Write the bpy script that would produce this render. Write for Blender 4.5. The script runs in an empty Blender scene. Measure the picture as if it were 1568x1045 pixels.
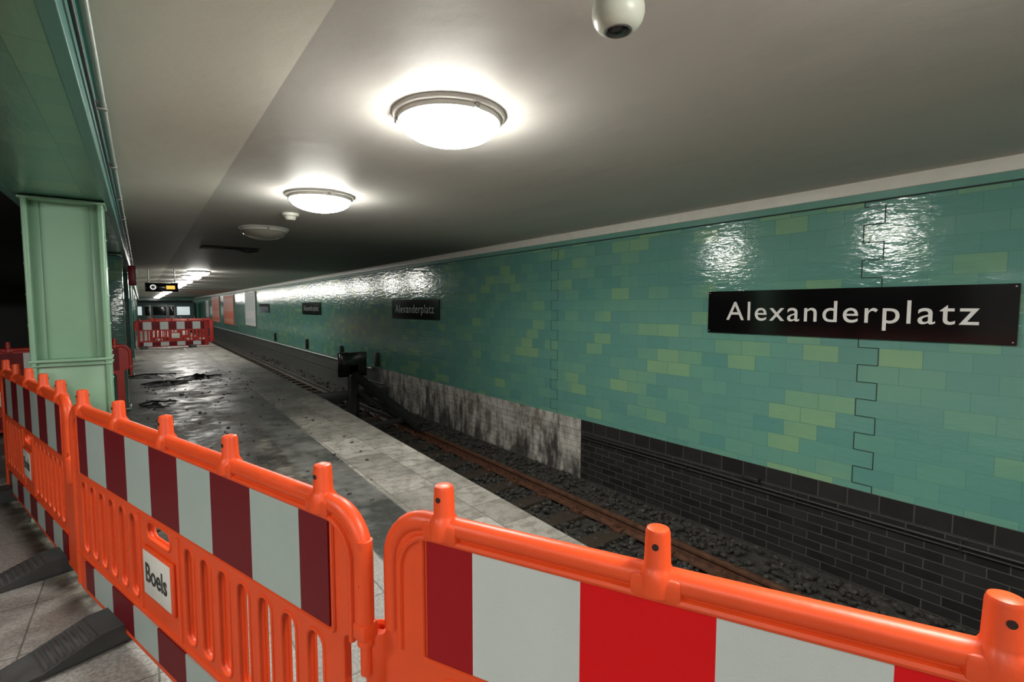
import bpy, bmesh, math, random
import numpy as np
from mathutils import Vector, Matrix
random.seed(4); np.random.seed(4)
S = bpy.context.scene
COL = S.collection
CZ = 1.55
try:
    S.view_settings.view_transform = 'Standard'
    S.view_settings.look = 'None'
except Exception as e:
    print(e)

# ------------------------------------------------------------------ materials
class NT:
    def __init__(s, name):
        s.m = bpy.data.materials.new(name); s.m.use_nodes = True
        s.t = s.m.node_tree; s.n = s.t.nodes; s.l = s.t.links
        s.b = s.n['Principled BSDF']; s.out = s.n['Material Output']
    def set(s, sock, v):
        if isinstance(v, bpy.types.NodeSocket): s.l.new(v, sock)
        elif v is not None:
            if isinstance(v, (tuple, list)) and len(v) == 3 and len(sock.default_value) == 4: v = (*v, 1)
            sock.default_value = v
    def obj(s):
        return s.n.new('ShaderNodeTexCoord').outputs['Object']
    def sep(s, v):
        n = s.n.new('ShaderNodeSeparateXYZ'); s.set(n.inputs[0], v); return n.outputs
    def comb(s, x=0, y=0, z=0):
        n = s.n.new('ShaderNodeCombineXYZ')
        for i, v in enumerate((x, y, z)): s.set(n.inputs[i], v)
        return n.outputs[0]
    def noise(s, vec, scale, detail=4, rough=.55):
        n = s.n.new('ShaderNodeTexNoise'); s.set(n.inputs['Vector'], vec)
        n.inputs['Scale'].default_value = scale; n.inputs['Detail'].default_value = detail
        n.inputs['Roughness'].default_value = rough; return n.outputs['Fac']
    def vor(s, vec, scale):
        n = s.n.new('ShaderNodeTexVoronoi'); s.set(n.inputs['Vector'], vec)
        n.inputs['Scale'].default_value = scale; return n.outputs
    def math(s, op, a, b=0.0, clamp=False):
        n = s.n.new('ShaderNodeMath'); n.operation = op; n.use_clamp = clamp
        s.set(n.inputs[0], a); s.set(n.inputs[1], b); return n.outputs[0]
    def ramp(s, f, stops, interp='LINEAR'):
        n = s.n.new('ShaderNodeValToRGB'); s.set(n.inputs[0], f)
        n.color_ramp.interpolation = interp
        e = n.color_ramp.elements
        while len(e) < len(stops): e.new(.5)
        for el, (p, c) in zip(e, stops):
            el.position = p
            el.color = (c, c, c, 1) if not isinstance(c, tuple) else (*c, 1)
        return n.outputs[0]
    def step(s, v, a, b):
        n = s.n.new('ShaderNodeMapRange'); n.interpolation_type = 'SMOOTHSTEP'
        s.set(n.inputs[0], v); n.inputs[1].default_value = a; n.inputs[2].default_value = b
        return n.outputs[0]
    def mix(s, f, a, b):
        n = s.n.new('ShaderNodeMix'); n.data_type = 'RGBA'
        s.set(n.inputs[0], f); s.set(n.inputs[6], a); s.set(n.inputs[7], b); return n.outputs[2]
    def brick(s, vec, w, h, mortar=.003, off=.5, bias=0.0, sm=.1):
        n = s.n.new('ShaderNodeTexBrick'); s.set(n.inputs['Vector'], vec)
        n.offset = off; n.offset_frequency = 2; n.squash = 1
        n.inputs['Color1'].default_value = (0, 0, 0, 1); n.inputs['Color2'].default_value = (1, 1, 1, 1)
        n.inputs['Mortar'].default_value = (.5, .5, .5, 1)
        n.inputs['Scale'].default_value = 1; n.inputs['Mortar Size'].default_value = mortar
        n.inputs['Mortar Smooth'].default_value = sm; n.inputs['Bias'].default_value = bias
        n.inputs['Brick Width'].default_value = w; n.inputs['Row Height'].default_value = h
        return n.outputs['Color'], n.outputs['Fac']
    def bump(s, hgt, dist, strength=1.0, normal=None):
        n = s.n.new('ShaderNodeBump'); s.set(n.inputs['Height'], hgt)
        n.inputs['Distance'].default_value = dist; n.inputs['Strength'].default_value = strength
        if normal is not None: s.set(n.inputs['Normal'], normal)
        return n.outputs[0]
    def fin(s, col=None, rough=.5, metal=0, normal=None, emis=None, es=0, spec=None, coat=None):
        s.set(s.b.inputs['Base Color'], col); s.set(s.b.inputs['Roughness'], rough)
        s.set(s.b.inputs['Metallic'], metal)
        if normal is not None: s.set(s.b.inputs['Normal'], normal)
        if emis is not None:
            s.set(s.b.inputs['Emission Color'], emis); s.set(s.b.inputs['Emission Strength'], es)
        if spec is not None: s.set(s.b.inputs['Specular IOR Level'], spec)
        return s.m

def simple(name, col, rough=.5, metal=0, var=.12, scale=8, bmp=0, spec=None):
    t = NT(name); o = t.obj(); n = t.noise(o, scale, 5)
    c = t.mix(n, tuple(x*(1-var) for x in col), tuple(min(1, x*(1+var)) for x in col))
    nr = t.bump(t.noise(o, scale*6, 3), bmp) if bmp else None
    return t.fin(c, rough, metal, nr, spec=spec)

def tile_mat(name, axis='YZ', w=.3, h=.15, dark=1.0, cols=None, rough=.12, bump=1.0):
    t = NT(name); o = t.obj(); x, y, z = t.sep(o)
    a, bb = {'YZ': (y, z), 'XZ': (x, z), 'XY': (y, x)}[axis]
    v = t.comb(a, bb)
    c, f = t.brick(v, w, h, .002)
    big = t.noise(v, .8, 2)
    val = t.math('ADD', c, t.math('MULTIPLY', t.math('SUBTRACT', big, .5), .8))
    cols = cols or [(0, (.125, .325, .285)), (.3, (.14, .345, .30)), (.55, (.15, .365, .30)),
                    (.78, (.17, .385, .29)), (.9, (.215, .425, .265)), (1, (.25, .455, .26))]
    cols = [(p, tuple(k*dark for k in q)) for p, q in cols]
    col = t.ramp(val, cols)
    col = t.mix(t.math('MULTIPLY', t.noise(o, 14, 6), .22), col, tuple(k*dark for k in (.09, .24, .20)))
    col = t.mix(t.math('MULTIPLY', f, .4), col, (.05*dark, .15*dark, .12*dark))
    sv = t.comb(t.math('MULTIPLY', a, 5.0), t.math('MULTIPLY', bb, 15.0))
    n1 = t.bump(t.noise(sv, 1.0, 3, .6), .0050*bump)
    n2 = t.bump(c, .0006, 1, n1)
    n3 = t.bump(t.math('SUBTRACT', 1.0, f), .0010, 1, n2)
    return t.fin(col, rough, 0, n3, spec=.65)

M = {}
M['tile'] = tile_mat('glazed_green_tile')
M['tile_col'] = tile_mat('glazed_column_tile', 'XZ', .3, .15, .4)
M['tile_soffit'] = tile_mat('soffit_tile', 'XY', .3, .3, .85, [(0, (.14, .34, .26)), (.5, (.16, .37, .27)), (1, (.2, .42, .27))], .25, .5)
M['tile_end'] = tile_mat('end_wall_tile', 'XZ', .3, .15, 1.2)

def brick_mat(name, w, h, off):
    t = NT(name); o = t.obj(); x, y, z = t.sep(o)
    v = t.comb(y, t.math('ADD', z, .06))
    c, f = t.brick(v, w, h, .005, off)
    base = t.mix(c, (.008, .008, .009), (.022, .022, .023))
    base = t.mix(t.math('MULTIPLY', t.noise(o, 5, 6), .3), base, (.08, .078, .07))
    mort = t.mix(t.noise(o, 3, 5), (.04, .04, .038), (.12, .117, .105))
    col = t.mix(f, base, mort)
    sv = t.comb(t.math('MULTIPLY', y, 3.0), t.math('MULTIPLY', z, .8), 0)
    st = t.noise(sv, 1.0, 6, .68)
    zt = t.step(z, -.95, -.05)
    st = t.math('ADD', st, t.math('MULTIPLY', t.math('SUBTRACT', zt, .5), .18))
    st = t.ramp(st, [(.36, .10), (.52, 1)])
    st = t.math('MULTIPLY', st, t.math('SUBTRACT', 1.0, t.math('MULTIPLY', f, .5)))
    top = t.step(t.math('ADD', z, t.math('MULTIPLY', t.noise(sv, 3.5, 4), .16)), -.14, -.06)
    st = t.math('MAXIMUM', st, top)
    inr = t.math('MULTIPLY', t.math('GREATER_THAN', y, 5.04), t.math('SUBTRACT', 1.0, t.step(y, 11.8, 13.0)))
    blot = t.math('ADD', t.math('MULTIPLY', t.noise(sv, 2.0, 6, .7), .5), t.math('MULTIPLY', t.noise(o, 4.5, 6, .7), .5))
    white = t.mix(t.ramp(blot, [(.42, 0), (.58, 1)]), (.19, .175, .145), (.66, .64, .59))
    col = t.mix(t.math('MULTIPLY', t.math('MULTIPLY', st, inr), .92), col, white)
    far = t.step(y, 12.2, 13.4)
    col = t.mix(far, col, t.mix(t.noise(o, 3, 6), (.05, .06, .055), (.13, .14, .13)))
    nr = t.bump(t.math('SUBTRACT', 1.0, f), .004)
    nr = t.bump(t.noise(o, 25, 4), .003, 1, nr)
    return t.fin(col, t.math('ADD', .28, t.math('MULTIPLY', inr, .4)), 0, nr, spec=.45)
M['brick'] = brick_mat('black_glazed_brick', .25, .085, .5)
M['soldier'] = brick_mat('black_coping_brick', .24, .16, 0)

def ceil_mat(name, a, b):
    t = NT(name); o = t.obj()
    x, y, z = t.sep(o)
    n = t.noise(o, .8, 6, .6)
    col = t.mix(n, a, b)
    dirty = t.math('MULTIPLY', t.ramp(t.noise(t.comb(t.math('MULTIPLY', x, 1.2), t.math('MULTIPLY', y, .4)), 2.0, 6, .7), [(.5, 0), (.75, 1)]), .25)
    col = t.mix(dirty, col, tuple(k*.6 for k in a))
    soot_shade = t.math('MULTIPLY', t.step(y, 5.5, 9), t.math('SUBTRACT', 1.0, t.step(y, 14.5, 17)))  # slight soot plus the shade between lit lamps, painted into the ceiling colour
    col = t.mix(t.math('MULTIPLY', soot_shade, .72), col, (.08, .075, .065))
    nr = t.bump(t.noise(o, 6, 5), .003)
    return t.fin(col, .55, 0, nr, spec=.25)
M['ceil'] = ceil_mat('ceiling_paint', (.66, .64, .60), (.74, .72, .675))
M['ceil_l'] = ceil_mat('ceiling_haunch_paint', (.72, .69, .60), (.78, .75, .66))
M['ceil_dark'] = simple('shaded_ceiling', (.02, .02, .018), .8)  # darkness of the left side painted into the ceiling colour
M['cream'] = simple('cream_trim', (.72, .72, .66), .4, bmp=.001)
M['greenstrip'] = simple('green_strip', (.15, .35, .29), .2)
M['joint'] = simple('joint_dark', (.012, .03, .027), .7)
M['steel_green'] = simple('green_column_paint', (.22, .39, .265), .36, bmp=.0004, scale=3)
M['steel_teal'] = simple('teal_paint', (.10, .27, .235), .3)
M['black'] = simple('black_enamel', (.004, .004, .0045), .12)
M['white'] = simple('white_letter', (.8, .8, .78), .4)
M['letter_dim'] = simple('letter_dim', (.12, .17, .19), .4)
M['rubber'] = simple('dark_rubber', (.05, .052, .053), .7, bmp=.002, var=.3)
M['metal'] = simple('grey_metal', (.28, .28, .27), .4, .6)
M['conduit'] = simple('conduit_grey', (.35, .42, .38), .4)
M['cable'] = simple('black_cable', (.02, .02, .02), .5)
M['orange'] = simple('orange_plastic', (.70, .070, .014), .40, var=.12, scale=6, bmp=.0006, spec=.4)
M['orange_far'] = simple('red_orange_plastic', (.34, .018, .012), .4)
def refl(name, c, r=.35, sp=.35):
    t = NT(name); o = t.obj()
    v = t.vor(t.obj(), 260)[0]
    n = t.noise(o, 5, 4)
    col = t.mix(n, tuple(k*.85 for k in c), c)
    return t.fin(col, r, 0, t.bump(v, .0003), spec=sp)
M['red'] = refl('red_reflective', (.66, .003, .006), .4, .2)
M['red_dim'] = refl('dim_lit_red_reflective', (.30, .005, .010), .4, .2)  # the same red, with the first stripe's weaker light painted in
M['red_shade'] = refl('shaded_red_reflective', (.14, .005, .011), .4, .25)  # unlit copy of the reflective red; its shade is in the colour
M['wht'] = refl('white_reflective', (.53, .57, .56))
M['wht_shade'] = refl('shaded_white_reflective', (.37, .44, .42))  # white stripes of the left panels with their shade painted in
M['plate'] = simple('label_white', (.62, .60, .57), .4)
M['hole'] = simple('dark_hole', (.02, .004, .002), .8)
M['lampwhite'] = simple('lamp_rim', (.8, .79, .74), .35)
M['offwhite'] = simple('offwhite_plastic', (.60, .62, .54), .35)
M['lens'] = simple('dark_lens', (.02, .02, .022), .15)
def emit(name, col, s):
    t = NT(name); n = t.noise(t.obj(), 2, 1)
    c = t.mix(n, col, tuple(min(1, k*1.01) for k in col))
    return t.fin(c, .3, 0, None, c, s)
M['glow'] = emit('lamp_glass_lit', (1.0, .975, .90), 78)
M['glass_off'] = simple('lamp_glass_unlit', (.35, .33, .28), .2)
t = NT('rusty_steel'); o = t.obj(); n = t.noise(o, 14, 7, .7)
M['rust'] = t.fin(t.ramp(n, [(.3, (.04, .018, .011)), (.55, (.12, .05, .026)), (.8, (.18, .085, .048))]), .7, .1, t.bump(n, .003))
t = NT('worn_steel'); o = t.obj(); n = t.noise(o, 9, 5)
M['wsteel'] = t.fin(t.mix(n, (.06, .045, .035), (.22, .2, .18)), .4, .6)
t = NT('ballast_stone'); o = t.obj(); n = t.noise(o, 11, 4, .7)
M['stone'] = t.fin(t.ramp(n, [(.3, (.018, .017, .015)), (.55, (.05, .046, .041)), (.8, (.16, .148, .13))]), .85, 0, t.bump(t.noise(o, 60, 3), .004))
M['sleeper'] = simple('sleeper_wood', (.05, .034, .022), .8, bmp=.004, var=.4)
M['darkwall'] = simple('shaded_wall', (.004, .004, .004), .9)  # near black so the unlit left side's shade sits in the colour
M['dgrey'] = simple('dark_concrete', (.05, .05, .047), .8, bmp=.004)
M['lgrey'] = simple('light_plaster', (.5, .5, .47), .8, bmp=.004)

t = NT('platform_floor'); o = t.obj(); x, y, z = t.sep(o)
v = t.comb(x, y)
c, f = t.brick(v, .5, .5, .004, 0)
c2, f2 = t.brick(t.comb(y, x), .4, .4, .005, .5)
spk = t.noise(o, 60, 3, .7)
spk3 = t.noise(o, 9, 6, .7)
pav = t.mix(c, (.27, .265, .25), (.35, .345, .325))
pav = t.mix(t.ramp(spk, [(.42, 0), (.58, .65)]), pav, (.14, .135, .125))
pav = t.mix(t.math('MULTIPLY', f, .8), pav, (.07, .068, .06))
slab = t.mix(c2, (.19, .18, .16), (.40, .385, .345))
slab = t.mix(t.ramp(spk, [(.42, 0), (.6, .5)]), slab, (.17, .16, .145))
slab = t.mix(t.ramp(spk3, [(.46, 0), (.60, .65)]), slab, (.11, .095, .08))
slab = t.mix(t.ramp(t.noise(v, 1.1, 5, .6), [(.5, 0), (.66, .65)]), slab, (.09, .085, .075))
slab = t.mix(t.math('MULTIPLY', f2, .7), slab, (.06, .055, .05))
n1 = t.noise(t.comb(t.math('MULTIPLY', x, 1.6), t.math('MULTIPLY', y, 1.0)), 1.1, 7, .62)
n2 = t.noise(t.comb(t.math('MULTIPLY', x, 3.2), t.math('MULTIPLY', y, 4.0)), 1.4, 6, .7)
nn = t.math('ADD', t.math('MULTIPLY', n1, .6), t.math('MULTIPLY', n2, .4))
dirty = t.ramp(nn, [(.44, (.016, .015, .013)), (.49, (.045, .041, .035)), (.54, (.10, .092, .078)), (.61, (.24, .225, .19))])
dirty = t.mix(t.ramp(t.noise(o, 22, 5), [(.5, 0), (.75, .5)]), dirty, (.03, .028, .025))
lane = t.mix(t.ramp(nn, [(.44, 0), (.6, 1)]), (.04, .042, .039), (.13, .13, .12))
dm = t.step(t.math('ADD', y, t.math('MULTIPLY', t.noise(o, 2, 4), .8)), 3.3, 3.9)
side = t.step(t.math('ADD', x, t.math('MULTIPLY', y, .28)), .50, .62)
dm = t.math('MULTIPLY', dm, side)
col = t.mix(dm, pav, dirty)
xe = t.math('SUBTRACT', x, t.math('MULTIPLY', y, .012))
lm = t.math('MULTIPLY', t.step(xe, 1.08, 1.10), t.math('SUBTRACT', 1.0, t.step(xe, 1.50, 1.52)))
col = t.mix(lm, col, lane)
col = t.mix(t.step(xe, 1.50, 1.52), col, slab)
farl = t.step(y, 13, 20)
col = t.mix(t.math('MULTIPLY', farl, .7), col, t.mix(t.ramp(nn, [(.42, 0), (.58, 1)]), (.07, .065, .055), (.17, .16, .14)))
hb = t.math('ADD', nn, t.math('MULTIPLY', spk, .1))
M['floor'] = t.fin(col, t.ramp(nn, [(.42, .3), (.56, .7)]), 0, t.bump(hb, .02), spec=.35)

# ------------------------------------------------------------------ mesh helpers
class B:
    def __init__(s):
        s.v = []; s.f = []; s.mi = []; s.mats = []
    def midx(s, m):
        if m not in s.mats: s.mats.append(m)
        return s.mats.index(m)
    def add(s, verts, faces, m, mat=None):
        o = len(s.v)
        for p in verts:
            p = Vector(p)
            s.v.append((mat @ p) if mat else p)
        k = s.midx(m)
        for f in faces:
            s.f.append([int(i)+o for i in f]); s.mi.append(k)
    def bm(s, bm, m, mat=None):
        bm.verts.index_update()
        s.add([v.co.copy() for v in bm.verts], [[v.index for v in f.verts] for f in bm.faces], m, mat)
        bm.free()
    def box(s, x0, x1, y0, y1, z0, z1, m, bev=0, mat=None, seg=2):
        bm = bmesh.new(); bmesh.ops.create_cube(bm, size=1)
        for v in bm.verts:
            v.co = Vector(((x0+x1)/2+v.co.x*(x1-x0), (y0+y1)/2+v.co.y*(y1-y0), (z0+z1)/2+v.co.z*(z1-z0)))
        if bev: bmesh.ops.bevel(bm, geom=bm.edges[:], offset=bev, segments=seg, affect='EDGES', profile=.5)
        s.bm(bm, m, mat)
    def cyl(s, p0, p1, r, m, r2=None, seg=16, mat=None):
        p0 = Vector(p0); p1 = Vector(p1); d = p1-p0
        bm = bmesh.new()
        bmesh.ops.create_cone(bm, cap_ends=True, segments=seg, radius1=r, radius2=r if r2 is None else r2, depth=d.length)
        M4 = Matrix.Translation((p0+p1)/2) @ d.to_track_quat('Z', 'Y').to_matrix().to_4x4()
        s.bm(bm, m, (mat @ M4) if mat else M4)
    def lathe(s, prof, m, seg=40, mat=None):
        vs = []; fs = []
        n = len(prof)
        for k in range(seg):
            a = 2*math.pi*k/seg
            for r, z in prof: vs.append((r*math.cos(a), r*math.sin(a), z))
        for k in range(seg):
            k2 = (k+1) % seg
            for i in range(n-1):
                fs.append([k*n+i, k2*n+i, k2*n+i+1, k*n+i+1])
        s.add(vs, fs, m, mat)
    def tube(s, pts, r, m, closed=False, seg=8, mat=None):
        pts = [Vector(p) for p in pts]
        q = [pts[0]]
        for p in pts[1:]:
            if (p-q[-1]).length > 1e-5: q.append(p)
        if closed and (q[0]-q[-1]).length < 1e-5: q.pop()
        pts = q; n = len(pts); vs = []; fs = []
        for i, p in enumerate(pts):
            a = pts[(i-1) % n] if (closed or i > 0) else p
            b = pts[(i+1) % n] if (closed or i < n-1) else p
            d = (b-a).normalized()
            up = Vector((0, 1, 0)) if abs(d.y) < .9 else Vector((0, 0, 1))
            u = d.cross(up).normalized(); w = d.cross(u)
            for k in range(seg):
                an = 2*math.pi*k/seg
                vs.append(p+u*r*math.cos(an)+w*r*math.sin(an))
        for i in range(n if closed else n-1):
            j = (i+1) % n
            for k in range(seg):
                k2 = (k+1) % seg
                fs.append([i*seg+k, j*seg+k, j*seg+k2, i*seg+k2])
        if not closed:
            fs.append(list(range(seg))); fs.append([(n-1)*seg+k for k in range(seg)][::-1])
        s.add(vs, fs, m, mat)
    def mesh(s, name, smooth=True, ang=35):
        me = bpy.data.meshes.new(name)
        me.from_pydata([tuple(v) for v in s.v], [], s.f)
        for m in s.mats: me.materials.append(M[m])
        me.polygons.foreach_set('material_index', s.mi)
        me.update()
        bm = bmesh.new(); bm.from_mesh(me); bmesh.ops.recalc_face_normals(bm, faces=bm.faces[:]); bm.to_mesh(me); bm.free()
        if smooth:
            me.polygons.foreach_set('use_smooth', [True]*len(me.polygons))
            me.set_sharp_from_angle(angle=math.radians(ang))
        return me
    def obj(s, name, loc=(0, 0, 0), rotz=0, smooth=True, parent=None, mesh=None):
        ob = bpy.data.objects.new(name, mesh or s.mesh(name, smooth))
        ob.location = loc; ob.rotation_euler = (0, 0, rotz)
        COL.objects.link(ob)
        if parent: ob.parent = parent
        return ob

def inst(name, me, loc, rotz=0):
    ob = bpy.data.objects.new(name, me); ob.location = loc; ob.rotation_euler = (0, 0, rotz); COL.objects.link(ob); return ob

def eval_curve(cu):
    ob = bpy.data.objects.new('tmp', cu); COL.objects.link(ob)
    dg = bpy.context.evaluated_depsgraph_get(); dg.update()
    me = bpy.data.meshes.new_from_object(ob.evaluated_get(dg))
    vs = [v.co.copy() for v in me.vertices]; fs = [list(p.vertices) for p in me.polygons]
    bpy.data.objects.remove(ob); bpy.data.curves.remove(cu); bpy.data.meshes.remove(me)
    return vs, fs

def fillet(pts, n=6):
    out = []
    N = len(pts)
    for i, (x, z, r) in enumerate(pts):
        p = Vector((x, z)); a = Vector(pts[i-1][:2]); b = Vector(pts[(i+1) % N][:2])
        if r <= 0: out.append(p); continue
        da = (a-p).normalized(); db = (b-p).normalized()
        ang = math.acos(max(-1, min(1, da.dot(db)))); L = r/math.tan(ang/2)
        L = min(L, (a-p).length*.49, (b-p).length*.49); r2 = L*math.tan(ang/2)
        c = p+(da+db).normalized()*(r2/math.sin(ang/2))
        s0 = p+da*L-c; s1 = p+db*L-c
        a0 = math.atan2(s0.y, s0.x); a1 = math.atan2(s1.y, s1.x)
        d = (a1-a0+math.pi) % (2*math.pi)-math.pi
        for k in range(n+1):
            an = a0+d*k/n
            out.append(c+Vector((math.cos(an), math.sin(an)))*r2)
    return out

def fill2d(loops, ext, bev):
    cu = bpy.data.curves.new('c', 'CURVE'); cu.dimensions = '2D'; cu.fill_mode = 'BOTH'
    cu.extrude = ext; cu.bevel_depth = bev; cu.bevel_resolution = 2; cu.offset = -bev
    for lp in loops:
        sp = cu.splines.new('POLY'); sp.points.add(len(lp)-1)
        for q, p in zip(sp.points, lp): q.co = (p[0], p[1], 0, 1)
        sp.use_cyclic_u = True
    return eval_curve(cu)

def text_geo(body, size=1, ext=.002, off=0.0, spacing=1.0):
    cu = bpy.data.curves.new('t', 'FONT'); cu.body = body; cu.size = size; cu.extrude = ext; cu.offset = off
    cu.space_character = spacing; cu.resolution_u = 6
    return eval_curve(cu)

def area(lp):
    return sum(lp[i-1][0]*lp[i][1]-lp[i][0]*lp[i-1][1] for i in range(len(lp)))/2

# ------------------------------------------------------------------ room shell
W = 5.0; CEIL = 2.62; Y0 = -6; Y1 = 70
b = B()
def quadx(b, X, y0, y1, z0, z1, m): b.add([(X, y0, z0), (X, y1, z0), (X, y1, z1), (X, y0, z1)], [[0, 1, 2, 3]], m)
quadx(b, W, Y0, Y1, -.06, 2.44, 'tile')
quadx(b, W, Y0, Y1, -.22, -.06, 'soldier')
quadx(b, W, Y0, Y1, -1.15, -.22, 'brick')
b.add([(W, Y0, 2.44), (W, Y1, 2.44), (W, Y1, CEIL), (W, Y0, CEIL)], [[0, 1, 2, 3]], 'greenstrip')
b.obj('wall_right', smooth=False)
b = B()
b.box(W-.02, W+.02, Y0, Y1, 2.515, CEIL+.01, 'cream', .006)
b.obj('trim_1')
b = B()
b.box(W-.014, W+.02, Y0, Y1, 2.44, 2.452, 'joint')
b.box(W-.006, W+.02, Y0, Y1, 2.452, 2.515, 'greenstrip')
b.obj('trim_2')
def joint(yc, z1, hw=.0035):
    b = B()
    zs = [-.06]+[.15*i for i in range(0, 17) if .15*i < z1]+[z1]
    for i in range(len(zs)-1):
        yy = yc if (i % 2 == 0) else yc+.15
        b.box(W-.003, W+.003, yy-hw, yy+hw, zs[i], zs[i+1], 'joint')
        b.box(W-.003, W+.003, yc, yc+.15, zs[i+1]-hw, zs[i+1]+hw, 'joint')
    return b
joint(1.5, 2.44).obj('trim_3', smooth=False)
joint(5.55, 2.44, .0025).obj('trim_4', smooth=False)
BT = -.10
b = B()
b.add([(.59, Y0, CEIL), (W+.02, Y0, CEIL), (W+.02, Y1, CEIL), (.59, Y1, CEIL)], [[0, 1, 2, 3]], 'ceil')
b.add([(BT, Y0, CEIL-.07), (.59, Y0, CEIL), (.59, Y1, CEIL), (BT, Y1, CEIL-.07)], [[0, 1, 2, 3]], 'ceil_l')
b.add([(-6, Y0, CEIL), (BT, Y0, CEIL), (BT, 4, CEIL), (-6, 4, CEIL)], [[0, 1, 2, 3]], 'ceil')
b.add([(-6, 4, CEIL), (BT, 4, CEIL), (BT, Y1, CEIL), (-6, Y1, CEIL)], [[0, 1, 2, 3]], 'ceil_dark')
b.obj('ceiling', smooth=False)
b = B()
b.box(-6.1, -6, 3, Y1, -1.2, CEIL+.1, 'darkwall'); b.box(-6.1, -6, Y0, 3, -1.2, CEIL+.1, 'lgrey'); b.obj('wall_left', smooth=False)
b = B(); b.box(-6.1, W+.1, Y0-.1, Y0, -1.2, CEIL+.1, 'lgrey'); b.obj('wall_back', smooth=False)
b = B(); b.box(-6.1, W+.1, Y1, Y1+.1, -1.2, CEIL+.1, 'tile_end'); b.obj('wall_far', smooth=False)
def edge(y):
    P = [(-6, 2.2), (0, 2.22), (2.2, 2.28), (8.5, 2.45), (14, 2.47), (28, 2.42), (60, 2.4)]
    for (a, c), (d, e) in zip(P, P[1:]):
        if a <= y <= d: return c+(e-c)*(y-a)/(d-a)
    return 2.4
b = B(); ys = [-6, -3, 0, 1, 2.2, 4, 6, 8.5, 11, 14, 20, 28, 40, 58]
vs = []; fs = []
for y in ys:
    e = edge(y); vs += [(-3.3, y, 0), (e-.02, y, 0), (e, y, -.02), (e, y, -.10), (e-.08, y, -.12), (e-.08, y, -1.15), (-3.3, y, -1.15)]
for i in range(len(ys)-1):
    for k in range(6): fs.append([i*7+k, (i+1)*7+k, (i+1)*7+k+1, i*7+k+1])
b.add(vs, fs, 'floor')
b.add([vs[-7+k] for k in range(7)], [list(range(7))], 'floor')
b.obj('floor', smooth=False)

track = bpy.data.objects.new('railway_track', None); COL.objects.link(track)
b = B(); b.box(-5.99, W-.01, Y0+.01, Y1-.01, -1.25, -1.02, 'stone'); b.obj('track_bed', smooth=False, parent=track)
ico = bmesh.new(); bmesh.ops.create_icosphere(ico, subdivisions=1, radius=1)
iv = np.array([v.co[:] for v in ico.verts]); ifc = np.array([[v.index for v in f.verts] for f in ico.faces]); ico.free()
N = 8500
vv = []; ff = []
for i in range(N):
    yy = random.random()**1.4*15 - .8 if i < 7600 else random.uniform(14, 30)
    xx = random.uniform(2.45, 4.93)
    r = random.uniform(.018, .042)
    sc = np.array([random.uniform(.7, 1.3), random.uniform(.7, 1.3), random.uniform(.5, .9)])*r
    j = iv*(1+np.random.uniform(-.22, .22, (len(iv), 1)))*sc
    a = random.uniform(0, 6.28); ca, sa = math.cos(a), math.sin(a)
    j = np.stack([j[:, 0]*ca-j[:, 1]*sa, j[:, 0]*sa+j[:, 1]*ca, j[:, 2]], 1)
    bank = max(0, (xx-4.35))*.16
    vv.append(j+np.array([xx, yy, -1.01+bank+random.uniform(0, .04)])); ff.append(ifc+i*len(iv))
me = bpy.data.meshes.new('ballast'); me.from_pydata(np.concatenate(vv).tolist(), [], np.concatenate(ff).tolist())
me.materials.append(M['stone']); ob = bpy.data.objects.new('ballast', me); COL.objects.link(ob); ob.parent = track
b = B(); b.add([(4.35, -1, -1.02), (4.995, -1, -.92), (4.995, 60, -.92), (4.35, 60, -1.02)], [[0, 1, 2, 3]], 'stone'); b.obj('ballast_bank', parent=track)
RT = -.83
def railprof(X):
    return [(X-.065, RT-.14), (X-.065, RT-.125), (X-.012, RT-.105), (X-.010, RT-.045), (X-.034, RT-.03), (X-.034, RT-.004), (X-.028, RT),
            (X+.028, RT), (X+.034, RT-.004), (X+.034, RT-.03), (X+.010, RT-.045), (X+.012, RT-.105), (X+.065, RT-.125), (X+.065, RT-.14)]
b = B()
for X in (2.85, 4.28):
    for (ya, yb, m) in ((-4, 10.2, 'rust'), (10.2, 60, 'wsteel')):
        P = railprof(X); n = len(P)
        vs = [(p[0], ya, p[1]) for p in P]+[(p[0], yb, p[1]) for p in P]
        fs = [[k, (k+1) % n, n+(k+1) % n, n+k] for k in range(n)]+[list(range(n)), list(range(n, 2*n))]
        b.add(vs, fs, m)
y = -3.5
while y < 45:
    b.box(2.5, 4.6, y-.12, y+.12, -1.06, RT-.14, 'sleeper', .01)
    if y < 14:
        for X in (2.85, 4.28):
            for sx in (-1, 1):
                b.box(X+sx*.06-.06, X+sx*.06+.06, y-.075, y+.075, RT-.14, RT-.10, 'rust', .008)
                b.cyl((X+sx*.095, y, RT-.1), (X+sx*.095, y, RT-.04), .018, 'rust', seg=6)
    y += .65
b.obj('rails_and_sleepers', parent=track)

b = B()
b.tube([(W-.03, y, -.27-.006*math.sin(y*1.3)) for y in np.linspace(-2, 5.0, 20)], .014, 'cable')
b.tube([(W-.025, y, -.315) for y in np.linspace(-2, 5.0, 10)], .008, 'cable')
for y in np.arange(-1.5, 5, 1.2): b.box(W-.035, W-.001, y-.008, y+.008, -.335, -.245, 'cable', .002)
b.box(W-.06, W-.001, 2.45, 2.62, -.235, -.19, 'cable', .01)
b.obj('wall_cable')
b = B()
b.tube([(W-.05, y, -.1) for y in np.linspace(13, 50, 10)], .03, 'conduit')
b.tube([(W-.04, y, -.45) for y in np.linspace(12.2, 50, 10)], .012, 'cable')
for y in (12.6, 15.5, 19.5, 25): b.box(W-.1, W-.001, y-.05, y+.05, -.02, .35, 'cable', .01)
for y in (13.2, 20, 30, 40, 49): b.box(W-.08, W-.001, y-.02, y+.02, -.14, -.06, 'metal')
b.obj('wall_pipe')

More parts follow.
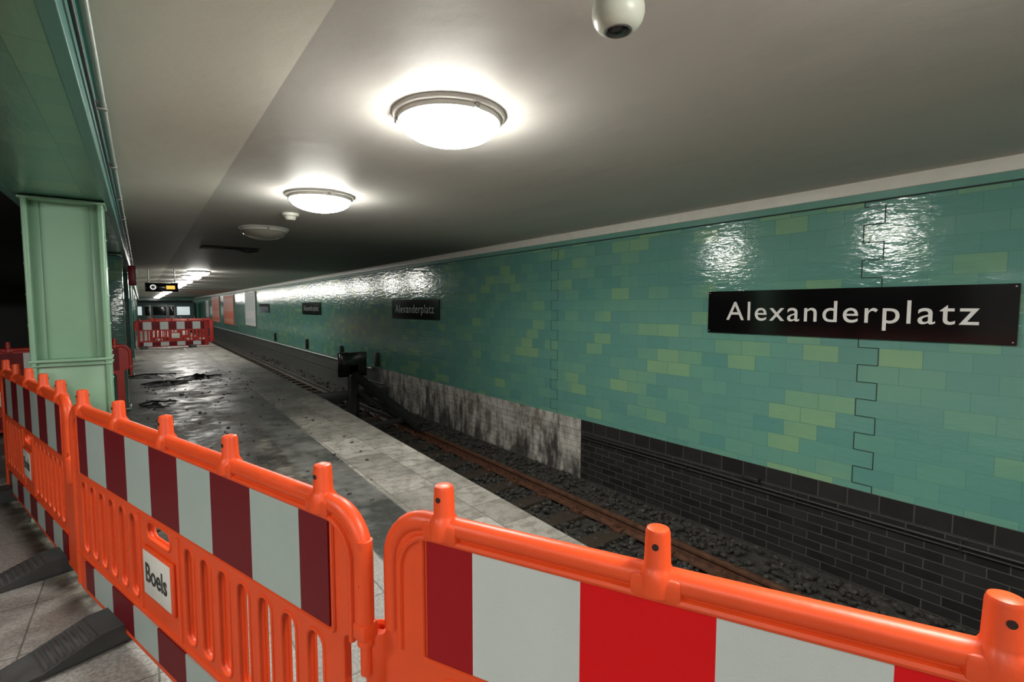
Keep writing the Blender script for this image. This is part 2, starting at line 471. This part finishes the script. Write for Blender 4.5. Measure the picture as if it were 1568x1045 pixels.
# ------------------------------------------------------------------ beam and columns
SO = CZ+.80; BX0, BX1 = -.72, -.155
b = B()
b.add([(BX0, Y0, SO), (BX1, Y0, SO), (BX1, Y1, SO), (BX0, Y1, SO)], [[0, 1, 2, 3]], 'tile_soffit')
b.add([(BX1, Y0, SO), (BX1, Y1, SO), (BT, Y1, CEIL), (BT, Y0, CEIL)], [[0, 1, 2, 3]], 'steel_teal')
b.add([(BX0, Y0, SO), (BX0, Y1, SO), (BX0, Y1, CEIL), (BX0, Y0, CEIL)], [[0, 1, 2, 3]], 'steel_teal')
b.box(BX1-.035, BX1+.012, Y0, Y1, SO-.012, SO+.03, 'steel_teal', .004)
b.box(BX0-.012, BX0+.035, Y0, Y1, SO-.012, SO+.03, 'steel_teal', .004)
b.box(BX1+.01, BX1+.05, Y0, Y1, SO+.15, SO+.165, 'greenstrip')
beam = b.obj('ceiling_beam', smooth=False)
b = B()
b.cyl((BX1+.055, Y0+.1, SO+.12), (BX1+.055, 40, SO+.12), .012, 'conduit')
b.cyl((BX1+.03, Y0+.1, SO+.07), (BX1+.03, 40, SO+.07), .007, 'cable')
for y in np.arange(0.6, 20, 1.2): b.box(BX1, BX1+.07, y-.012, y+.012, SO+.10, SO+.14, 'metal', .003)
b.obj('beam_conduit')

def column(tiled):
    b = B(); x0, x1, y0, y1 = -.225, .225, -.15, .15
    m = 'steel_green'; H = SO-.013
    for sx in (-1, 1):
        xo = sx*.225
        b.box(min(xo, xo-sx*.034), max(xo, xo-sx*.034), y0, y1, 0, H, m, .010, seg=3)
        b.box(min(xo-sx*.028, xo-sx*.085), max(xo-sx*.028, xo-sx*.085), -.045, -.015, 0, H, m, .008)
        b.box(min(xo-sx*.028, xo-sx*.085), max(xo-sx*.028, xo-sx*.085), .015, .045, 0, H, m, .008)
        z = .1
        while z < H-.05:
            for yy in (-.11, .11):
                b.cyl((xo, yy, z), (xo+sx*.006, yy, z), .010, m, .006, 8)
            z += .22
    b.box(-.2, .2, -.02, .015, 0, H, m)
    b.box(-.24, .24, y0-.015, y1+.015, H-.018, H, m, .004)
    b.box(-.20, .20, -.125, .125, 0, 1.16, m, .012)
    b.box(-.235, .235, y0-.008, y1+.008, 1.145, 1.165, m, .004)
    b.box(-.235, .235, y0-.008, y1+.008, 1.115, 1.125, m, .003)
    b.box(-.27, .27, -.19, .19, 0, .03, m, .006)
    for sx in (-1, 1):
        for sy in (-1, 1): b.cyl((sx*.245, sy*.165, .03), (sx*.245, sy*.165, .055), .014, 'metal', seg=6)
    if tiled:
        b.box(-.215, .24, y0-.035, y1+.035, .03, H-.03, 'tile_col', .012)
    return b
column(False).obj('steel_column', (-.425, 5.05, 0))
cm = column(True).mesh('tiled_column')
for y in (9.6, 14.2, 18.8, 23.4, 28, 32.6, 37.2, 41.8, 46.4, 51): inst('tiled_column', cm, (-.44, y, 0))

# ------------------------------------------------------------------ lamps
def lamp(on):
    b = B()
    b.lathe([(.20, 0), (.310, 0), (.314, -.008), (.308, -.018), (.297, -.024), (.288, -.022), (.282, -.018)], 'lampwhite', 56)
    b.lathe([(.284, -.016), (.287, -.038), (.282, -.047), (.272, -.048)], 'lampwhite', 56)
    prof = [(.276*math.cos(a), -.044-.110*math.sin(a)) for a in np.linspace(0, math.pi/2-.001, 8)]
    b.lathe(prof, 'glow' if on else 'glass_off', 40)
    for k in range(3):
        a = 2.1*k+.5
        b.box(-.012, .012, -.012, .012, -.05, -.02, 'metal', .002, Matrix.Translation((.288*math.cos(a), .288*math.sin(a), 0)))
    return b.mesh('ceiling_lamp', True, 50)
lon = lamp(True); loff = lamp(False)
LX = 1.43
for y in (2.5, 5.0, 0, -2.5, 17.5): inst('ceiling_lamp', lon, (LX, y, CEIL))
for y in (20, 23.5, 27, 30, 34, 39, 45, 51, 57, 64): inst('ceiling_lamp', lon, (LX, y, CEIL))
inst('ceiling_lamp', loff, (LX-.04, 7.5, CEIL))
for y in (-3.2, -.6, 1.9): inst('ceiling_lamp', lon, (-2.3, y, CEIL))
b = B()
b.lathe([(.0, -.075), (.045, -.075), (.06, -.06), (.065, -.035), (.09, -.03), (.095, -.01), (.095, 0)], 'offwhite', 32)
b.obj('smoke_detector', (1.42, 6.15, CEIL))
b = B()
b.lathe([(.08, 0), (.093, -.02), (.102, -.05), (.103, -.075), (.096, -.10), (.082, -.122), (.062, -.136), (.055, -.138), (.052, -.134)], 'offwhite', 40)
b.lathe([(.054, -.136), (.048, -.140), (.044, -.130), (.0, -.130)], 'metal', 32)
b.lathe([(.040, -.131), (.032, -.140), (.016, -.146), (0.0005, -.148)], 'lens', 32)
for v in b.v: v *= .87
b.obj('dome_security_camera', (1.36, 1.21, CEIL))
b = B()
b.box(-.45, .45, -.3, .3, -.012, 0, 'dgrey', .004); b.box(-.1, .2, -.12, .1, -.03, -.01, 'cable', .01)
b.tube([(.1, 0, -.02), (.3, .1, -.05), (.5, .15, -.01)], .01, 'cable')
b.obj('ceiling_junction_plate', (1.35, 10.4, CEIL))

# ------------------------------------------------------------------ station signs
def station_sign(yc, bright):
    b = B(); hw = 1.2; z0, z1 = 1.277, 1.718
    b.box(W-.035, W-.001, yc-hw, yc+hw, z0, z1, 'black', .004)
    vs, fs = text_geo('Alexanderplatz', 1, .004, .002, 1.14)
    xs = [v.x for v in vs]; mn, mx = min(xs), max(xs)
    capA = max(v.y for v in vs if v.x < mn+.4)
    sx = 1.98/(mx-mn); sz = .188/capA
    out = [(W-.0355-v.z*.5, (yc+.985)-(v.x-mn)*sx, 1.417+v.y*sz) for v in vs]
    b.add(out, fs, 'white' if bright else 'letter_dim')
    for y in (yc-hw+.02, yc+hw-.02):
        for z in (z0+.02, z1-.02): b.cyl((W-.034, y, z), (W-.038, y, z), .006, 'metal', seg=8)
    return b.obj('station_name_sign', smooth=False)
station_sign(1.87, True)
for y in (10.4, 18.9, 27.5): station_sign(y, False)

def poster(y0, y1, z0, z1, m1, m2, name):
    b = B(); b.box(W-.05, W-.001, y0, y1, z0, z1, 'metal', .005)
    b.box(W-.056, W-.05, y0+.06, y1-.06, z0+.06, z1-.06, m1)
    b.box(W-.058, W-.056, y0+.3, y1-.3, z0+(z1-z0)*.45, z1-.25, m2)
    b.box(W-.058, W-.056, y0+.3, y1-.3, z0+.2, z0+.45, m2)
    b.obj(name, smooth=False)
M['p_w'] = simple('poster_paper', (.8, .8, .8), .5); M['p_o'] = simple('poster_orange', (.85, .18, .08), .5)
M['p_g'] = simple('poster_pale', (.65, .72, .72), .5); M['p_p'] = simple('poster_pink', (.85, .35, .25), .5)
poster(29.7, 33.0, .45, 2.4, 'p_w', 'p_g', 'wall_poster')
poster(37.5, 42.5, .3, 2.4, 'p_o', 'p_p', 'wall_poster')
poster(45, 50, .3, 2.4, 'p_p', 'p_o', 'wall_poster')
poster(52.5, 55, .6, 2.2, 'p_w', 'p_g', 'wall_poster')

M['yellow'] = emit('sign_yellow', (1, .6, .08), 1.0)
M['signwhite'] = emit('sign_white', (.9, .9, .9), .9)
b = B()
b.box(-.38, .38, -.06, .06, -.12, .12, 'black', .008)
b.box(.10, .30, -.065, -.06, -.05, .05, 'yellow')
b.cyl((-.2, -.06, 0), (-.2, -.066, 0), .07, 'signwhite', seg=20); b.cyl((-.2, -.066, 0), (-.2, -.07, 0), .045, 'black', seg=20)
for x in (-.3, .3): b.cyl((x, 0, .12), (x, 0, .52), .012, 'metal')
b.obj('hanging_direction_sign', (.50, 17.0, CEIL-.52))

b = B()
M['redbox'] = simple('red_enamel', (.28, .01, .03), .4)
b.box(0, .12, -.15, .15, -.42, -.06, 'redbox', .02); b.cyl((.06, 0, -.06), (.06, 0, 0.02), .015, 'metal'); b.cyl((.12, 0, -.24), (.13, 0, -.24), .06, 'white', seg=20)
b.obj('emergency_call_box', (-.16, 11.6, SO+.02), parent=beam)

# ------------------------------------------------------------------ buffer stop
def beamseg(b, p0, p1, w, m):
    p0 = Vector(p0); p1 = Vector(p1); d = p1-p0
    Mx = Matrix.Translation((p0+p1)/2) @ d.to_track_quat('Z', 'Y').to_matrix().to_4x4()
    b.box(-w/2, w/2, -w/2, w/2, -d.length/2, d.length/2, m, w*.08, Mx)
b = B()
hx, hy, hz = 3.58, 10.5, .33
b.box(hx-.30, hx+.30, hy-.06, hy+.06, hz-.26, hz+.26, 'black', .02)
b.box(hx-.26, hx+.26, hy-.10, hy-.05, hz-.22, hz+.22, 'black', .015)
b.box(2.78, 4.36, hy-.10, hy+.04, -.42, -.22, 'cable', .015)
b.box(hx-.10, hx+.10, hy-.1, hy+.06, -.8, hz, 'cable', .01)
for X in (2.85, 4.28):
    beamseg(b, (X, hy-.03, -.25), (X, hy-.03, -.82), .13, 'cable')
    b.box(X-.09, X+.09, 8.5, 10.7, -.828, -.77, 'cable', .01)
beamseg(b, (hx, hy-.1, .12), (4.24, 8.65, -.76), .14, 'cable')
beamseg(b, (hx, hy-.1, .02), (2.9, 8.65, -.76), .14, 'cable')
beamseg(b, (hx, hy-.05, -.2), (4.24, 9.7, -.76), .08, 'cable')
b.box(2.85, 4.3, 9.15, 9.24, -.76, -.68, 'cable', .01)
b.obj('buffer_stop', parent=track)

# ------------------------------------------------------------------ traffic barriers
def barrier_mesh(kind, s, mats, text=True, hi=True, feet=(.10, 1.62), first=None):
    OR, RD, WH = mats
    b = B()
    if kind == 'pin':
        out = [(-.09, .05, .03), (-.09, .695, .02), (-.18, .735, .02), (-.18, 1.055, .13), (2.18, 1.055, .13), (2.18, .05, .05)]
    else:
        out = [(-.25, .05, .04), (-.25, .70, .02), (-.18, .715, .02), (-.18, 1.055, .13), (2.18, 1.055, .13), (2.18, .05, .05)]
    outer = fillet(out, 7)
    loops = [outer]; rims = []
    slots = [.035, .165, .295, .425, .555, .685, .815, 1.355, 1.485, 1.615, 1.745, 1.875, 2.005]
    for i, x in enumerate(slots):
        lp = fillet([(x-.040, .29, .038), (x-.040, .665, .038), (x+.040, .665, .038), (x+.040, .29, .038)], 5)
        loops.append(lp); rims.append(lp)
    lp = fillet([(.97, .595, .035), (.97, .675, .035), (1.2, .675, .035), (1.2, .595, .035)], 5); loops.append(lp); rims.append(lp)
    L2 = []
    for i, lp in enumerate(loops):
        a = area(lp)
        L2.append(lp if (a > 0) == (i == 0) else lp[::-1])
    vs, fs = fill2d(L2, .008, .005)
    b.add([(v.x, v.z, v.y) for v in vs], fs, OR)
    if hi:
        for lp in rims:
            for sy in (-1, 1): b.tube([(p[0], sy*.012, p[1]) for p in lp], .006, OR, True, 8)
    for d, r, yy in ((.020, .024, 0), ):
        lo = .76 if kind == 'pin' else .74
        path = fillet([(-.18+d, lo, 0), (-.18+d, 1.055-d, .13-d), (2.18-d, 1.055-d, .13-d), (2.18-d, .08, 0)], 9)
        b.tube([(p[0], yy, p[1]) for p in path], r, OR, False, 14)
    if hi:
        for sy in (-1, 1):
            d = .052
            path = fillet([(-.18+d, .70, 0), (-.18+d, 1.055-d, .13-d+.02), (2.18-d, 1.055-d, .13-d+.02), (2.18-d, .70, 0)], 9)
            b.tube([(p[0], sy*.014, p[1]) for p in path], .009, OR, False, 8)
            path = fillet([(-.055, .695, .01), (-.055, 1.005, .01), (2.055, 1.005, .01), (2.055, .695, .01)], 3)
            b.tube([(p[0], sy*.015, p[1]) for p in path], .006, OR, True, 6)
            b.tube([(-.08, sy*.013, .26), (2.16, sy*.013, .26)], .008, OR, False, 8)
            for x in (1.28, .90):
                b.tube([(x, sy*.012, .27), (x, sy*.012, .68)], .010, OR, False, 8)
    for sy in (-1, 1):
        def stripes(z0, z1, phase):
            xs = [-.04, .09]+[.09+.26*k for k in range(1, 8)]+[2.04]
            for i in range(len(xs)-1):
                m = RD if (i+phase) % 2 == 0 else WH
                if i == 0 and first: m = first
                y0, y1 = sorted((sy*.0125, sy*.0185))
                b.box(xs[i], xs[i+1], y0, y1, z0, z1, m)
        stripes(.705, .995, 0); stripes(.085, .235, 0)
        y0, y1 = sorted((sy*.011, sy*.026))
        b.box(.935, 1.235, y0, y1, .35, .565, OR, .008)
        y0, y1 = sorted((sy*.024, sy*.028))
        b.box(.955, 1.215, y0, y1, .365, .55, 'plate', .001)
        if text:
            vs, fs = text_geo('Boels', 1, .003, .02)
            mn = min(v.x for v in vs); mx = max(v.x for v in vs); k = .205/(mx-mn)
            if sy < 0: o = [(.98+(v.x-mn)*k, -.0285-v.z*.3, .425+v.y*k*1.15) for v in vs]
            else: o = [(1.19-(v.x-mn)*k, .0285+v.z*.3, .425+v.y*k*1.15) for v in vs]
            b.add(o, fs, 'black')
    for i in range(5):
        x = .5*i
        T = Matrix.Translation((x, 0, 1.03))
        b.lathe([(.036, -.02), (.036, .014), (.029, .026), (.0255, .034), (.0235, .094), (.021, .101), (.014, .104), (0.0005, .104)], OR, 20, T)
        b.box(x-.05, x+.05, -.028, .028, 1.0, 1.048, OR, .012)
        for sy in (-1, 1): b.cyl((x, sy*.020, 1.103), (x, sy*.0255, 1.103), .0065, 'hole', seg=10)
    if kind == 'pin':
        b.cyl((-.163, 0, .70), (-.163, 0, .97), .021, OR, seg=16)
        b.cyl((-.163, 0, .62), (-.163, 0, .70), .014, OR, seg=12)
        b.box(-.185, -.14, -.024, .024, .715, .76, OR, .008)
        b.cyl((-.163, .020, .86), (-.163, .0225, .86), .006, 'hole', seg=8)
    else:
        T = Matrix.Translation((-.215, 0, .68))
        b.lathe([(.018, -.10), (.018, .035), (.024, .042), (.034, .038), (.037, .03), (.037, -.08), (.03, -.1)], OR, 20, T)
        b.cyl((-.215, 0, .60), (-.215, 0, .69), .018, 'hole', seg=16)
    for x in feet:
        prof = [(-.40, 0), (-.40, .025), (-.30, .035), (-.10, .10), (.10, .10), (.30, .035), (.40, .025), (.40, 0)]
        w = .11
        n = len(prof)
        vs = [(x-w*(1 if abs(p[0]) < .35 else .8), p[0], p[1]) for p in prof]+[(x+w*(1 if abs(p[0]) < .35 else .8), p[0], p[1]) for p in prof]
        fs = [list(range(n)), list(range(n, 2*n))]+[[k, (k+1) % n, n+(k+1) % n, n+k] for k in range(n)]
        b.add(vs, fs, 'rubber')
        for sy in (-1, 1):
            for k in range(7):
                yy = sy*(.12+k*.027); zz = .10-(.02+k*.027)*.325
                b.box(x-w*.9, x+w*.9, yy-.007, yy+.007, zz-.02, zz+.006, 'rubber', .002)
    for v in b.v: v.x *= s
    return b.mesh('traffic_barrier', True, 40)
mR = barrier_mesh('socket', .985, ('orange', 'red', 'wht'), first='red_dim')
mL = barrier_mesh('pin', 1.02, ('orange', 'red_shade', 'wht_shade'))
mL2 = barrier_mesh('socket', .90, ('orange', 'red_shade', 'wht_shade'), feet=(.10, 2.05))
mF = barrier_mesh('pin', 1.0, ('orange_far', 'red_shade', 'wht'), False, False)
inst('traffic_barrier', mR, (.555, 1.011, 0), math.atan2(-.898, .439))
inst('traffic_barrier', mL, (.372, 1.343, 0), math.atan2(.952, -.3064))
inst('traffic_barrier', mL2, (-.385, 3.80, 0), math.atan2(.962, -.272))
inst('traffic_barrier', mF, (-.30, 8.45, 0), math.radians(186))
inst('traffic_barrier', mF, (-.05, 22.9, 0), math.radians(3))
inst('traffic_barrier', mF, (.35, 25.4, 0), math.radians(-10))

# ------------------------------------------------------------------ debris (one object)
db = B()
def crumple(loc, sx, sy, h, m, seed):
    rnd = np.random.RandomState(seed); n = 14; vs = []; fs = []
    T = Matrix.Translation(loc)
    for i in range(n):
        for j in range(n):
            u = i/(n-1)*2-1; v = j/(n-1)*2-1
            r = 1+.25*math.sin(3*math.atan2(v, u)+seed)
            e = max(0, 1-(u*u+v*v)**.5)
            vs.append((u*sx*r*.7, v*sy*r*.7, .004+h*e*(.4+.9*rnd.rand())+.01*rnd.rand()))
    for i in range(n-1):
        for j in range(n-1): fs.append([i*n+j, (i+1)*n+j, (i+1)*n+j+1, i*n+j+1])
    db.add(vs, fs, m, T)
    db.tube([(-sx*.9, 0, .03), (-sx*.3, sy*.4, .05), (sx*.4, -sy*.3, .06), (sx, sy*.5, .02)], .015, m, mat=T)
crumple((.35, 12.1, 0), .45, .35, .07, 'rubber', 1)
crumple((.95, 12.7, 0), .45, .35, .1, 'cable', 3)
crumple((.15, 13.6, 0), .45, .4, .05, 'cable', 5)
crumple((.15, 9.6, 0), .25, .3, .03, 'cable', 6)
for i in range(220):
    yy = random.uniform(3.6, 14); xx = random.uniform(0, 1.9)
    r = random.uniform(.006, .022)
    j = iv*(1+np.random.uniform(-.3, .3, (len(iv), 1)))*r*np.array([1, 1, .5])
    db.add((j+np.array([xx, yy, r*.35])).tolist(), ifc.tolist(), 'stone')
db.obj('platform_debris')

# ------------------------------------------------------------------ far train
b = B()
M['trainbody'] = simple('train_body', (.10, .16, .17), .3); M['trainlit'] = emit('train_window', (.75, .85, .85), .6)
b.box(-4, 4, -1.2, 1.2, -.75, 2.05, 'trainbody', .18)
b.box(-3.7, 3.7, -.95, .95, 2.0, 2.22, 'dgrey', .08)
for k in range(4):
    x = -3+k*2
    b.box(x-.55, x+.55, -1.22, -1.19, .75, 1.6, 'trainlit' if k % 2 else 'lens', .01)
    if k < 3:
        b.box(x+.72, x+1.28, -1.215, -1.19, -.45, 1.75, 'metal', .01)
        b.box(x+.8, x+1.2, -1.225, -1.2, .7, 1.6, 'lens', .01)
for x in (-3, -1.6, 1.6, 3):
    b.cyl((x, -.8, -.72), (x, -.72, -.72), .29, 'metal', seg=20)
b.obj('subway_train', (.7, 62.5, 0), math.radians(-8))

# ------------------------------------------------------------------ world + camera
w = bpy.data.worlds.new('World'); S.world = w; w.use_nodes = True
w.node_tree.nodes['Background'].inputs[0].default_value = (.9, 1, .95, 1)
w.node_tree.nodes['Background'].inputs[1].default_value = .05
cd = bpy.data.cameras.new('camera'); cd.sensor_width = 36; cd.lens = 36*760/1568; cd.clip_end = 200; cd.clip_start = .02
cam = bpy.data.objects.new('camera', cd); COL.objects.link(cam)
cam.location = (0, 0, CZ)
cam.rotation_euler = (math.radians(90-3.91), 0, math.radians(-36.75))
S.camera = cam
